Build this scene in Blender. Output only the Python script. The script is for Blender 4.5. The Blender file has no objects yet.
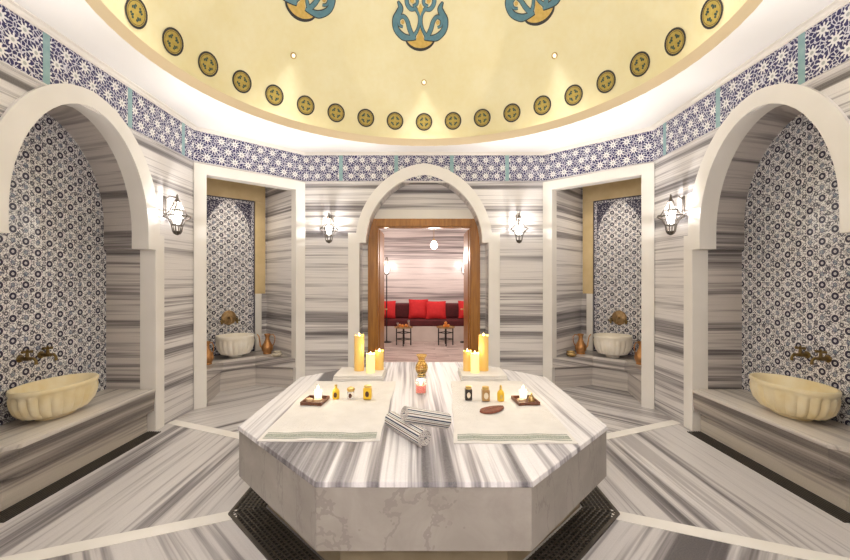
import bpy, bmesh, math, random
from mathutils import Vector, Matrix
random.seed(7)
PI = math.pi
sc = bpy.context.scene
COL = sc.collection

# ------------------------------------------------------------------ mesh helper
class MB:
    def __init__(self):
        self.bm = bmesh.new(); self.mi = 0; self.M = None
    def v(self, p):
        p = Vector(p)
        if self.M is not None: p = self.M @ p
        return self.bm.verts.new(p)
    def f(self, vs):
        try:
            fc = self.bm.faces.new(vs); fc.material_index = self.mi; return fc
        except ValueError:
            return None
    def box(self, x0, x1, y0, y1, z0, z1):
        p = [(x0,y0,z0),(x1,y0,z0),(x1,y1,z0),(x0,y1,z0),(x0,y0,z1),(x1,y0,z1),(x1,y1,z1),(x0,y1,z1)]
        v = [self.v(q) for q in p]
        for q in ((3,2,1,0),(4,5,6,7),(0,1,5,4),(1,2,6,5),(2,3,7,6),(3,0,4,7)): self.f([v[i] for i in q])
        return self
    def prism(self, pts, z0, z1, pts_top=None):
        a = [self.v((x,y,z0)) for x,y in pts]; b = [self.v((x,y,z1)) for x,y in (pts_top or pts)]
        n = len(pts); self.f(a[::-1]); self.f(b)
        for i in range(n): self.f([a[i],a[(i+1)%n],b[(i+1)%n],b[i]])
        return self
    def loops(self, rings, closed=True, cap0=True, cap1=True):
        R = [[self.v(p) for p in r] for r in rings]; n = len(R[0])
        for a,b in zip(R,R[1:]):
            for i in range(n if closed else n-1):
                j = (i+1)%n; self.f([a[i],a[j],b[j],b[i]])
        if closed and cap0: self.f(R[0][::-1])
        if closed and cap1: self.f(R[-1])
        return self
    def lathe(self, prof, seg=24, c=(0,0,0), sx=1, sy=1, flute=None, cap0=True, cap1=True):
        rings = []
        for k,(r,z) in enumerate(prof):
            ring = []
            for i in range(seg):
                a = 2*PI*i/seg; rr = r
                if flute: rr = r*(1+flute(k,a))
                ring.append((c[0]+rr*math.cos(a)*sx, c[1]+rr*math.sin(a)*sy, c[2]+z))
            rings.append(ring)
        return self.loops(rings, True, cap0, cap1)
    def tube(self, pts, r, seg=8):
        P = [Vector(p) for p in pts]; rings = []; n = len(P)
        rr = r if isinstance(r,(list,tuple)) else [r]*n
        up = Vector((0,0,1)); prev = None
        for i,p in enumerate(P):
            t = (P[min(i+1,n-1)]-P[max(i-1,0)]).normalized()
            if prev is None:
                ref = up if abs(t.z)<.9 else Vector((1,0,0))
                x = t.cross(ref).normalized()
            else:
                x = (prev - t*prev.dot(t)).normalized()
            prev = x; y = t.cross(x)
            rings.append([p+rr[i]*(math.cos(2*PI*k/seg)*x+math.sin(2*PI*k/seg)*y) for k in range(seg)])
        return self.loops(rings)
    def band(self, inner, outer, n0, n1, inner1=None):
        """inner / outer: open polylines of (u,z); solid between, from n0 to n1 (y axis)."""
        i1 = inner1 or inner
        A=[self.v((u,n0,z)) for u,z in inner]; B=[self.v((u,n0,z)) for u,z in outer]
        C=[self.v((u,n1,z)) for u,z in i1]; D=[self.v((u,n1,z)) for u,z in outer]
        for i in range(len(A)-1):
            self.f([A[i],A[i+1],B[i+1],B[i]]); self.f([C[i+1],C[i],D[i],D[i+1]])
            self.f([A[i+1],A[i],C[i],C[i+1]]); self.f([B[i],B[i+1],D[i+1],D[i]])
        self.f([A[0],B[0],D[0],C[0]]); self.f([B[-1],A[-1],C[-1],D[-1]])
        return self
    def build(self, name, mat, parent=None, smooth=False, bevel=0, M=None, norm=True):
        if norm: bmesh.ops.recalc_face_normals(self.bm, faces=self.bm.faces)
        me = bpy.data.meshes.new(name); self.bm.to_mesh(me); self.bm.free()
        for m in (mat if isinstance(mat,(list,tuple)) else [mat]): me.materials.append(m)
        if smooth:
            me.polygons.foreach_set('use_smooth', [True]*len(me.polygons))
            try: me.set_sharp_from_angle(angle=math.radians(40))
            except Exception: pass
        o = bpy.data.objects.new(name, me); COL.objects.link(o)
        if parent: o.parent = parent
        if M is not None: o.matrix_world = M
        if bevel:
            b = o.modifiers.new('bevel','BEVEL'); b.width = bevel; b.segments = 2; b.limit_method='ANGLE'; b.angle_limit=math.radians(50)
        return o

def tag(o, label=None, cat=None, group=None, kind=None):
    if label: o['label']=label
    if cat: o['category']=cat
    if group: o['group']=group
    if kind: o['kind']=kind
    return o
def thing(name, label, cat, loc=(0,0,0), rz=0, group=None):
    o = bpy.data.objects.new(name, None); COL.objects.link(o)
    o.location = loc; o.rotation_euler = (0,0,rz); o.empty_display_size=.05
    return tag(o, label, cat, group)
def dup(root, loc, rz, label, mirror=False):
    def cp(o, par):
        c = o.copy(); COL.objects.link(c); c.parent = par
        for ch in list(o.children): cp(ch, c)
        return c
    r = cp(root, None); r.location = loc; r.rotation_euler=(0,0,rz); r['label']=label
    return r

# ------------------------------------------------------------------ shader helper
class S:
    """a socket with arithmetic"""
    def __init__(self, nt, sock): self.nt=nt; self.s=sock
    def _m(self, op, *args):
        n = self.nt.nodes.new('ShaderNodeMath'); n.operation=op
        for i,a in enumerate(args):
            if isinstance(a,S): self.nt.links.new(a.s, n.inputs[i])
            else: n.inputs[i].default_value = a
        return S(self.nt, n.outputs[0])
    def __add__(s,o): return s._m('ADD',s,o)
    def __sub__(s,o): return s._m('SUBTRACT',s,o)
    def __rsub__(s,o): return s._m('SUBTRACT',o,s)
    def __mul__(s,o): return s._m('MULTIPLY',s,o)
    __rmul__=__mul__; __radd__=__add__
    def __truediv__(s,o): return s._m('DIVIDE',s,o)
    def lt(s,o): return s._m('LESS_THAN',s,o)
    def gt(s,o): return s._m('GREATER_THAN',s,o)
    def mn(s,o): return s._m('MINIMUM',s,o)
    def mx(s,o): return s._m('MAXIMUM',s,o)
    def ab(s): return s._m('ABSOLUTE',s)
    def cos(s): return s._m('COSINE',s)
    def sin(s): return s._m('SINE',s)
    def floor(s): return s._m('FLOOR',s)
    def wrap(s,p):   # to -p/2..p/2
        return s._m('WRAP',s,p/2,-p/2)
    def hyp(s,o): return (s*s+o*o)._m('SQRT',s*s+o*o)
    def at2(s,o): return s._m('ARCTAN2',s,o)

def newmat(name):
    m = bpy.data.materials.new(name); m.use_nodes=True
    nt = m.node_tree; b = nt.nodes['Principled BSDF']
    return m, nt, b
def plain(name, col, rough=.5, metal=0, **kw):
    m, nt, b = newmat(name)
    b.inputs['Base Color'].default_value=(*col,1); b.inputs['Roughness'].default_value=rough; b.inputs['Metallic'].default_value=metal
    for k,v in kw.items(): b.inputs[k.replace('_',' ')].default_value=v
    return m
def emis(name, col, st, base=None):
    m, nt, b = newmat(name)
    b.inputs['Base Color'].default_value=(*(base or col),1)
    b.inputs['Emission Color'].default_value=(*col,1); b.inputs['Emission Strength'].default_value=st
    return m
def mixc(nt, fac, a, b):
    n = nt.nodes.new('ShaderNodeMix'); n.data_type='RGBA'
    if isinstance(fac,S): nt.links.new(fac.s, n.inputs[0])
    else: n.inputs[0].default_value=fac
    for i,c in ((6,a),(7,b)):
        if isinstance(c,(tuple,list)): n.inputs[i].default_value=(*c,1)
        else: nt.links.new(c, n.inputs[i])
    return n.outputs[2]
def objcoord(nt):
    t = nt.nodes.new('ShaderNodeTexCoord')
    s = nt.nodes.new('ShaderNodeSeparateXYZ'); nt.links.new(t.outputs['Object'], s.inputs[0])
    return t.outputs['Object'], S(nt,s.outputs[0]), S(nt,s.outputs[1]), S(nt,s.outputs[2])
def noise(nt, vec, scale, detail=2, rough=.5, dist=0):
    n = nt.nodes.new('ShaderNodeTexNoise'); n.inputs['Scale'].default_value=scale
    n.inputs['Detail'].default_value=detail; n.inputs['Roughness'].default_value=rough; n.inputs['Distortion'].default_value=dist
    nt.links.new(vec, n.inputs['Vector']); return S(nt, n.outputs[0])
def ramp(nt, fac, stops):
    r = nt.nodes.new('ShaderNodeValToRGB'); e = r.color_ramp.elements
    while len(e)<len(stops): e.new(.5)
    for el,(p,c) in zip(e,stops): el.position=p; el.color=(*c,1)
    nt.links.new(fac.s, r.inputs[0]); return r.outputs[0]
def comb(nt, x,y,z):
    c = nt.nodes.new('ShaderNodeCombineXYZ')
    for i,q in enumerate((x,y,z)):
        if isinstance(q,S): nt.links.new(q.s,c.inputs[i])
        else: c.inputs[i].default_value=q
    return c.outputs[0]

W0=(.70,.68,.675); W1=(.49,.47,.475); G1=(.30,.285,.293); G2=(.165,.153,.162); G3=(.08,.074,.08)
def marble(name, direction, freq=1.0, seed=0., rough=.28, tint=(1,1,1), contrast=1., seams=None):
    """striped Marmara marble: bands that change along 'direction' and run on across it"""
    m, nt, b = newmat(name)
    co,x,y,z = objcoord(nt)
    d = Vector(direction).normalized()
    s = x*d.x + y*d.y + z*d.z
    # slow waviness along the other directions
    w = noise(nt, co, .9, 1)
    s2 = s + (w-.5)*.022
    v = comb(nt, s2*freq+seed, (x-s*d.x)*.022+seed*1.7, (y-s*d.y)*.022+(z-s*d.z)*.022)
    n1 = noise(nt, v, 2.3, 2, .55); n2 = noise(nt, v, 8.5, 3, .6); n3 = noise(nt, v, 40, 2, .6)
    val = (n1-.5)*.95 + (n2-.5)*1.0 + (n3-.5)*.42
    val = val*contrast + .5
    T = lambda c: tuple(a*t for a,t in zip(c,tint))
    c = ramp(nt, val, [(.22,T(G3)),(.30,T(G2)),(.38,T(G1)),(.455,T(W1)),(.52,T(W0)),(.66,T((.76,.74,.73))),(.80,T(W1))])
    g = noise(nt, co, 130, 2)
    c = mixc(nt, (g-.5)*.5+.12, c, T((.42,.39,.385)))
    if seams:
        for ax,per in seams:
            q = {'x':x,'y':y,'z':z}[ax]
            c = mixc(nt, q.wrap(per).ab().lt(.0025)*.6, c, (.3,.27,.25))
    nt.links.new(c, b.inputs['Base Color'])
    b.inputs['Roughness'].default_value=rough
    return m
def tilemat_floral(name, panel=None, sc_=1.0):
    """white glazed tile with navy flower rings, blue buds and small leaves; panel=(half_width, z0, z1) adds border and dark spandrels"""
    m, nt, b = newmat(name)
    co,u,n,z = objcoord(nt)
    px,pz = .20*sc_, .172*sc_
    def lat(du,dz):
        return (u+du).wrap(px), (z+dz).wrap(pz)
    def dist(a): return a[0].hyp(a[1])
    a1=lat(0,0); a2=lat(px/2,pz/2)
    r = dist(a1).mn(dist(a2))
    b1=lat(px/2,0); b2=lat(0,pz/2)
    r2 = dist(b1).mn(dist(b2))
    q1=lat(px/4,pz/4); q2=lat(-px/4,pz/4); q3=lat(px/4,-pz/4); q4=lat(-px/4,-pz/4)
    r3 = dist(q1).mn(dist(q2)).mn(dist(q3).mn(dist(q4)))
    white=(.86,.85,.86); navy=(.022,.020,.055); blue=(.10,.12,.22); teal=(.17,.25,.31)
    nz = noise(nt, co, 75/sc_, 2, .6); nz2 = noise(nt, co, 42/sc_, 2, .5)
    c = mixc(nt, nz.gt(.64)*.7, white, blue)
    c = mixc(nt, ((nz2-.5).ab().lt(.034))*.95, c, navy)
    c = mixc(nt, nz.lt(.38)*.75, c, (.10,.12,.19))
    c = mixc(nt, (r2-.014*sc_).ab().lt(.005*sc_)*.8, c, blue)
    c = mixc(nt, r2.lt(.007*sc_), c, teal)
    c = mixc(nt, (r3-.012*sc_).ab().lt(.0055*sc_)*.85, c, navy)
    c = mixc(nt, r.lt(.033*sc_), c, white)
    c = mixc(nt, (r-.0200*sc_).ab().lt(.0092*sc_), c, navy)
    c = mixc(nt, r.lt(.007*sc_)*.6, c, blue)
    if panel:
        hw,z0,z1 = panel
        au = u.ab()
        # mihrab shaped top: dark spandrels outside the arch
        arch = (au*1.0)
        zz = (z-(z1-.62))
        lim = .5*hw*2 - (zz*zz*zz)*1.25 - zz*.08
        sp = zz.gt(0)*(au.gt(lim*.93 - .03))
        dk = mixc(nt, nz.gt(.585), navy, (.60,.59,.64))
        c = mixc(nt, sp, c, dk)
        edge = (hw-au).mn((z1-z).mn(z-z0))
        c = mixc(nt, (edge-.032).ab().lt(.018), c, mixc(nt, nz.gt(.50), navy, (.7,.7,.74)))
        c = mixc(nt, edge.lt(.014), c, navy)
    # thin joints of the square tiles
    t = .24*sc_
    nt.links.new(c, b.inputs['Base Color']); b.inputs['Roughness'].default_value=.30
    return m
def tilemat_band(name):
    m, nt, b = newmat(name)
    co,u,n,z = objcoord(nt)
    zc = z-BZC
    px,pz=.157,.222
    def star(du,dz):
        a=(u+du).wrap(px); c=(zc+dz).wrap(pz); r=a.hyp(c); th=c.at2(a); return r,th
    r1,t1=star(0,0); r2,t2=star(px/2,pz/2)
    k=r1.lt(r2); r=r1.mn(r2); th=t1*k+t2*(1-k)
    navy=(.030,.027,.105); white=(.78,.77,.77); purple=(.11,.10,.28)
    v = nt.nodes.new('ShaderNodeTexVoronoi'); v.feature='DISTANCE_TO_EDGE'; v.inputs['Scale'].default_value=34
    nt.links.new(co, v.inputs['Vector'])
    c = mixc(nt, S(nt,v.outputs['Distance']).lt(.085), navy, (.62,.61,.68))
    pet = (th*9).cos()
    c = mixc(nt, r.lt(pet*.011+.039), c, white)
    c = mixc(nt, (r-.041).ab().lt(.013)*pet.lt(-.1), c, navy)
    c = mixc(nt, r.lt(.0125), c, (.42,.44,.44))
    nt.links.new(c, b.inputs['Base Color']); b.inputs['Roughness'].default_value=.2
    return m

BZ0,BZ1 = 2.886,3.242; BZC=(BZ0+BZ1)/2
ZCE = 3.270           # ceiling
# materials
M = {}
M['wall'] = marble('striped_wall_marble', (0,0,1), 1.9, 3.1, contrast=1.0, tint=(1.05,1.04,1.03))
M['lining'] = marble('striped_niche_marble', (0,0,1), 1.5, 9.4, tint=(.86,.82,.78), contrast=1.15)  # darker, browner tint puts the niche shade into the marble colour
M['slabtop'] = marble('striped_platform_marble', (1,0.03,0), 1.0, 14.2, rough=.42, contrast=1.35, tint=(1.0,1.0,1.03))
M['bench'] = marble('striped_bench_marble', (1,0,.75), 1.1, 21.0, tint=(.97,.94,.90))
M['bench_uz'] = marble('striped_bench_front_marble', (0,.22,1), 1.6, 27.5, tint=(.95,.92,.89))
floor_mats=[]
for k in range(8):
    a=k*PI/4
    floor_mats.append(marble('striped_floor_marble_%d'%k, (math.cos(a),math.sin(a),0), .92, 30+k*5.3, rough=.3, tint=(.85,.835,.835), contrast=1.2))
m,nt,b = newmat('veined_grey_marble_shaded'); M['side']=m  # grey veined marble, colour darkened further for the shade of overhead light
co,x,y,z = objcoord(nt)
n1=noise(nt,co,3.2,5,.65,.6); n2=noise(nt,co,14,4,.6,.4)
mp=nt.nodes.new('ShaderNodeMapping'); mp.inputs['Rotation'].default_value=(.5,.7,.6); mp.inputs['Scale'].default_value=(2.2,9,2.2); nt.links.new(co,mp.inputs[0])
n3=noise(nt,mp.outputs[0],1.1,5,.62,.15)
c=ramp(nt,n1,[(.3,(.29,.262,.232)),(.55,(.36,.33,.295)),(.75,(.42,.388,.352))])
c=mixc(nt,(n3-.5).ab().lt(.014)*.6,c,(.25,.22,.2))
c=mixc(nt,n2.lt(.36)*.35,c,(.36,.32,.29))
nt.links.new(c,b.inputs['Base Color']); b.inputs['Roughness'].default_value=.3
def soft(name,c0,c1,scale,rough=.4,bump=0):
    m,nt,b=newmat(name); co,x,y,z=objcoord(nt); n=noise(nt,co,scale,3)
    nt.links.new(ramp(nt,n,[(.3,c0),(.7,c1)]), b.inputs['Base Color']); b.inputs['Roughness'].default_value=rough
    if bump:
        bp=nt.nodes.new('ShaderNodeBump'); bp.inputs['Strength'].default_value=bump; bp.inputs['Distance'].default_value=.004
        nb=noise(nt,co,420,2); nt.links.new(nb.s,bp.inputs['Height']); nt.links.new(bp.outputs[0],b.inputs['Normal'])
    return m
M['white'] = soft('white_marble', (.77,.74,.695),(.82,.79,.75), 3, .32)
M['strip'] = soft('white_strip_marble', (.78,.75,.70),(.84,.81,.77), 5, .35)
M['plaster'] = soft('white_plaster', (.89,.865,.835),(.91,.885,.86), 2, .8)
M['cornice'] = soft('cream_plaster', (.84,.79,.72),(.86,.81,.74), 2, .7)
M['lip'] = soft('beige_plaster', (.78,.64,.44),(.80,.67,.47), 2, .7)
m,nt,b=newmat('gold_leaf_dome'); M['dome']=m
co,x,y,z=objcoord(nt); n=noise(nt,co,2.2,4,.6); n2=noise(nt,co,18,2)
c=ramp(nt,n*.75+n2*.25,[(.35,(.86,.79,.50)),(.65,(.90,.85,.61))])
nt.links.new(c,b.inputs['Base Color']); b.inputs['Roughness'].default_value=.55
M['lime'] = soft('yellow_limestone', (.58,.44,.23),(.68,.54,.31), 5, .45)
M['tile'] = tilemat_floral('floral_wall_tile')
M['tile_panel'] = tilemat_floral('floral_panel_tile', (.37,.42,2.70), 1.0)
M['band'] = tilemat_band('star_band_tile')
M['turq'] = soft('turquoise_tile',(.22,.37,.39),(.29,.44,.46),20,.2)
M['cream'] = soft('cream_onyx_marble', (.80,.66,.36),(.88,.80,.60), 7, .28)
M['basinw'] = soft('white_basin_marble', (.82,.76,.64),(.88,.84,.76), 8, .28)
M['brass'] = soft('aged_brass', (.13,.085,.03),(.26,.18,.075), 40, .4); M['brass'].node_tree.nodes['Principled BSDF'].inputs['Metallic'].default_value=.8
M['brass_light'] = soft('bright_brass', (.45,.30,.12),(.62,.45,.20), 30, .35); M['brass_light'].node_tree.nodes['Principled BSDF'].inputs['Metallic'].default_value=.8
M['copper'] = soft('copper', (.42,.20,.075),(.58,.30,.12), 25, .34); M['copper'].node_tree.nodes['Principled BSDF'].inputs['Metallic'].default_value=.75
M['iron'] = plain('dark_lamp_metal',(.10,.085,.07),.4,.8)
M['silver'] = plain('silver_lamp_metal',(.16,.14,.125),.4,.8)
M['pit'] = plain('dark_drain',(.018,.015,.012),.7)
M['grate'] = plain('dark_grate_metal',(.10,.085,.07),.45,.6)
M['plinth'] = soft('brown_stone', (.30,.24,.15),(.40,.33,.22), 6,.5)
M['wood'] = None
m,nt,b=newmat('walnut_wood'); M['wood']=m
co,x,y,z=objcoord(nt); v=comb(nt,x*9,y*9,z*.8); n=noise(nt,v,2.5,4,.6,.5)
nt.links.new(ramp(nt,n,[(.3,(.26,.10,.014)),(.7,(.46,.20,.034))]),b.inputs['Base Color']); b.inputs['Roughness'].default_value=.35
M['black'] = plain('black_lacquer',(.012,.010,.010),.35)
M['red'] = soft('red_fabric',(.56,.012,.016),(.66,.02,.024),12,.75)
M['maroon'] = soft('maroon_fabric',(.075,.006,.009),(.115,.010,.014),12,.7)
M['towel'] = soft('white_towel',(.66,.63,.60),(.72,.69,.66),9,.9,.6)
M['lampglass'] = emis('lit_lamp_glass',(1,.95,.88),5)
M['flame'] = emis('candle_flame',(1,.74,.36),14)
M['wick'] = plain('wick',(.03,.02,.01),.9)

def light(name, kind, loc, W, col, radius=.05, parent=None, **kw):
    l=bpy.data.lights.new(name,kind); l.energy=W; l.color=col
    if kind in('POINT','SPOT'): l.shadow_soft_size=radius
    for k,v in kw.items(): setattr(l,k,v)
    o=bpy.data.objects.new(name,l); COL.objects.link(o); o.location=loc
    if parent: o.parent=parent
    return o

# ------------------------------------------------------------------ room outline: elongated octagon
XS, YB = 2.68, 2.53; XC, YC = 1.673, 1.58
OCT = [(-XC,YB),(XC,YB),(XS,YC),(XS,-YC),(XC,-YB),(-XC,-YB),(-XS,-YC),(-XS,YC)]
NAMES = ['back','back_right','right','front_right','front','front_left','left','back_left']
FR = {}
for i,nm in enumerate(NAMES):
    a=Vector((*OCT[i],0)); b_=Vector((*OCT[(i+1)%8],0)); u=(b_-a).normalized(); n=Vector((-u.y,u.x,0))
    c=(a+b_)/2
    m=Matrix(((u.x,n.x,0,c.x),(u.y,n.y,0,c.y),(0,0,1,0),(0,0,0,1)))
    FR[nm]=(m,(b_-a).length)

def arch(a, zc, b, z0, k=.03, n=28):
    pts=[(a,z0)]
    if zc>z0+1e-6: pts.append((a,zc))
    else: pts=[]
    for i in range(n+1):
        t=PI*i/n; uu=math.cos(t)
        pts.append((a*uu, zc+(b-k)*math.sin(t)+k*(1-abs(uu))**1.3*1.0))
    if zc>z0+1e-6: pts.append((-a,z0))
    out=[]
    for p in pts:
        if not out or (abs(p[0]-out[-1][0])+abs(p[1]-out[-1][1]))>1e-6: out.append(p)
    return out
def wall_with_arch(L, top, ar, n0, n1, off=0):
    mb=MB(); w=ar[0][0]; ar=[(u+off,z) for u,z in ar]
    mb.box(-L/2,off-w,n0,n1,0,top); mb.box(off+w,L/2,n0,n1,0,top)
    up=[(u,top) for u,z in ar[1:-1]]
    mb.band(ar[1:-1], up, n0, n1)
    return mb
def struct(o): o['kind']='structure'; return o

def finish_wall(w, nm, hole=None):
    """tile frieze with turquoise dividers on the top of a wall"""
    L=FR[nm][1]
    fz=MB().box(-L/2,L/2,-.008,.002,BZ0,BZ1).build('tile_frieze',M['band'],w)
    fz['label']='blue and white star tile frieze'
    if nm in('back','front'): xs=[-1.162,-.388,.388,1.162]
    elif nm in('left','right'): xs=[-1.37,-.565,.24,1.04] if nm=='right' else [-1.04,-.24,.565,1.37]
    else: xs=[]
    for x in xs:
        d=MB(); d.box(x-.026,x+.026,-.0105,.0,BZ0,BZ1)
        dd=d.build('divider_tile',M['turq'],fz)
    e=MB(); e.box(-L/2,L/2,-.010,.0,BZ0-.022,BZ0); e.build('frieze_edge',M['wall'],w)

# ---- side walls with arched basin niches
def side_wall(nm):
    m,L=FR[nm]; off=.14 if nm=='left' else -.14      # the niche sits a little past the middle of the wall
    w=wall_with_arch(L, ZCE, arch(.80,1.95,1.0,0), 0, .14, off).build('wall_'+nm,M['wall'],M=m)
    struct(w)
    def mk():
        q=MB(); q.M=Matrix.Translation((off,0,0)); return q
    ring_i=arch(.65,1.95,.935,1.80); ring_o=arch(.82,1.95,1.065,1.80)
    r=mk().band(ring_i,ring_o,-.022,.14).build('arch_surround',M['white'],w,smooth=True); r['label']='white marble arch'
    for s in(-1,1):
        mk().box(min(s*.76,s*.894),max(s*.76,s*.894),-.018,.14,0,1.95).build('pilaster',M['white'],w,bevel=.004)
    tile_i=arch(.73,2.06,.86,1.80)
    ring_i2=arch(.65,1.95,.935,1.80)
    ln=mk().band(ring_i2, arch(.88,1.95,1.12,1.80), .14,.475, tile_i)
    for s in(-1,1): ln.box(min(s*.76,s*.88),max(s*.76,s*.88),.14,.475,0,1.80)
    ln.build('niche_lining',M['lining'],w,smooth=True)
    t=mk().box(-.88,.88,.475,.50,0,3.08).build('niche_tile',M['tile'],w); t['label']='blue and white floral tile back of the niche'
    finish_wall(w,nm)
    return w
side_wall('left'); side_wall('right')

# ---- diagonal walls with square basin niches
def diag_wall(nm):
    m,L=FR[nm]; h=.558; FT=BZ0-.022; IT=2.745; D=1.0
    mb=MB(); mb.box(-L/2,L/2,0,.12,FT-.02,ZCE)
    for s in(-1,1): mb.box(min(s*(h+.02),s*L/2),max(s*(h+.02),s*L/2),0,.12,0,FT-.02)
    w=mb.build('wall_'+nm,M['wall'],M=m); struct(w)
    q=MB()
    for s in(-1,1): q.box(min(s*h,s*L/2),max(s*h,s*L/2),-.02,.125,0,FT)
    q.box(-h,h,-.02,.125,IT,FT)
    q.build('portal_surround',M['white'],w)['label']='white marble portal frame'
    for s in(-1,1):
        a,b_=sorted((s*h,s*(h+.06)))
        MB().box(a,b_,.125,D,0,2.95).build('niche_side',M['lining_l'] if 'lining_l' in M else M['wall'],w)
    MB().box(-h-.06,h+.06,D,D+.06,0,2.95).build('niche_back',M['wall'],w)
    MB().box(-h-.06,h+.06,.12,D+.06,2.95,3.0).build('niche_ceiling',M['white'],w)
    li=MB()
    li.box(-.53,.53,D-.03,D,2.70,2.95)
    for s in(-1,1): li.box(min(s*.375,s*.53),max(s*.375,s*.53),D-.03,D,1.29,2.70)
    li.build('limestone_frame',M['lime'],w,bevel=.004)['label']='yellow limestone frame round the tile panel'
    for s in(-1,1):
        MB().box(min(s*.375,s*.47),max(s*.375,s*.47),D-.04,D,.42,1.29).build('panel_pilaster',M['white'],w,bevel=.006)
    p=MB().box(-.372,.372,D-.016,D,.42,2.70).build('tile_panel',M['tile_panel'],w); p['label']='floral tile panel with dark corners and navy border'
    finish_wall(w,nm)
diag_wall('back_left'); diag_wall('back_right')
for nm in('front_left','front_right'):
    m,L=FR[nm]; w=MB().box(-L/2,L/2,0,.12,0,ZCE).build('wall_'+nm,M['wall'],M=m); struct(w); finish_wall(w,nm)

# ---- back wall with the arched doorway
m,L=FR['back']
wb=wall_with_arch(L,ZCE,arch(.90,1.94,1.10,0),0,.28).build('wall_back',M['wall'],M=m); struct(wb)
ri=arch(.815,1.94,1.03,2.02-.0,k=.06); ri=[p for p in ri]
ri=arch(.815,2.025,.945,2.02,k=.07); ro=arch(.955,2.025,1.105,2.02,k=.07)
MB().band(ri,ro,-.024,.05).build('arch_surround',M['white'],wb,smooth=True)['label']='white marble arch'
MB().band(ri,arch(1.0,2.025,1.2,2.02,k=.07),.05,.28).build('arch_soffit',M['lining'],wb,smooth=True)
for s in(-1,1):
    MB().box(min(s*.90,s*1.06),max(s*.90,s*1.06),-.02,.06,0,2.16).build('pilaster',M['white'],wb,bevel=.004)
ty=MB(); ty.band([(p[0],2.54) for p in arch(1.0,2.025,1.15,2.54,k=.07) if p[1]>2.54-1e-6],[p for p in arch(1.0,2.025,1.15,2.54,k=.07) if p[1]>2.54-1e-6],.285,.40)
for s in(-1,1): ty.box(min(s*.823,s*1.0),max(s*.823,s*1.0),.285,.40,0,2.4)
for s in(-1,1): ty.box(min(s*.823,s*1.0),max(s*.823,s*1.0),.285,.40,2.4,2.54)
ty.build('tympanum',M['wall'],wb)
MB().box(-.823,.823,.28,.40,2.40,2.54).build('lintel',M['white'],wb)
finish_wall(wb,'back')
# door: wooden frame and two leaves standing open into the lounge
d=MB()
d.box(-.823,-.69,.265,.42,0,2.40); d.box(.69,.823,.265,.42,0,2.40); d.box(-.69,.69,.265,.42,2.29,2.40)
door=d.build('door_1',M['wood'],M=m,bevel=.006); struct(door)
d=MB(); d.box(-.69,-.675,.30,.42,0,2.29); d.box(.675,.69,.30,.42,0,2.29); d.box(-.675,.675,.30,.42,2.27,2.29)
d.build('door_stop',M['wood'],door)
for s in(-1,1):
    lf=MB().box(min(s*.70,s*.662),max(s*.70,s*.662),.425,1.07,.01,2.26).build('door_leaf',M['wood'],door,bevel=.004)
    hd=MB(); hd.tube([(s*.662,1.0,1.02),(s*.61,1.0,1.02),(s*.61,.90,1.02)],.009); hd.box(min(s*.662,s*.656),max(s*.662,s*.656),.98,1.02,.92,1.10)
    hd.build('handle',M['brass_light'],lf)

# ---- front wall with the doorway the camera stands in
m,L=FR['front']
f=MB(); f.box(-L/2,-.80,0,.15,0,ZCE); f.box(.80,L/2,0,.15,0,ZCE); f.box(-.80,.80,0,.15,2.5,ZCE)
wf=f.build('wall_front',M['wall'],M=m); struct(wf); finish_wall(wf,'front')
h=MB(); h.box(-1.0,-.94,.15,1.9,0,2.6); h.box(.94,1.0,.15,1.9,0,2.6); h.box(-1,1,1.9,1.96,0,2.6); h.box(-1,1,.15,1.96,2.6,2.66)
struct(h.build('wall_entrance',M['wall'],M=m))
struct(MB().box(-1,1,-4.5,-2.53,-.05,0).build('floor_entrance',floor_mats[6]))

# ------------------------------------------------------------------ floor: eight sectors of striped marble, white strips between
mb=MB(); R22=math.tan(PI/8)
for k in range(8):
    a=k*PI/4; u=Vector((math.cos(a),math.sin(a))); t=Vector((-u.y,u.x))
    if k in(0,4): ap=3.30
    elif k in(2,6): ap=2.82 if k==2 else 2.6
    else: ap=4.10
    p=[Vector((0,0)), u*ap-t*ap*R22, u*ap+t*ap*R22]
    mb.mi=k
    mb.f([mb.v((q.x,q.y,0)) for q in p])
fl=mb.build('floor',floor_mats,norm=False); struct(fl)
for k in range(8):
    a=math.radians([23.5,66.5,113.5,156.5,203.0,246.5,293.5,337.0][k])
    s=MB(); s.box(1.30,2.92 if k in(0,3,4,7) else 2.72,-.053,.053,0,.003)
    o=s.build('trim_%d'%(k+1),M['strip'],M=Matrix.Rotation(a,4,'Z')); struct(o); o['label']='white marble floor strip'

# ------------------------------------------------------------------ ceiling, crown, dome
def offset_oct(d):
    out=[]
    for i in range(8):
        p0,p1,p2=[Vector(OCT[(i+j)%8]) for j in(-1,0,1)]
        u1=(p1-p0).normalized(); u2=(p2-p1).normalized()
        n1=Vector((u1.y,-u1.x)); n2=Vector((u2.y,-u2.x))   # inward
        k=(n1+n2); k=k/(1+n1.dot(n2))
        out.append(p1+k*d)
    return out
cr=MB()
prof=[(0.0,BZ1),(.018,BZ1),(.018,BZ1+.006),(.034,BZ1+.012),(.044,ZCE-.006),(.075,ZCE-.006),(.075,ZCE),(0,ZCE)]
cr.loops([[(*q,z) for q in offset_oct(d)] for d,z in prof]+[[(*q,prof[0][1]) for q in offset_oct(0)]],True,False,False)
c=cr.build('trim_9',M['cornice']); struct(c); c['label']='cream crown moulding above the tile frieze'
RH=2.215; NS=96; ce=MB()
circ=[(RH*math.cos(2*PI*i/NS),RH*math.sin(2*PI*i/NS)) for i in range(NS)]
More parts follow.
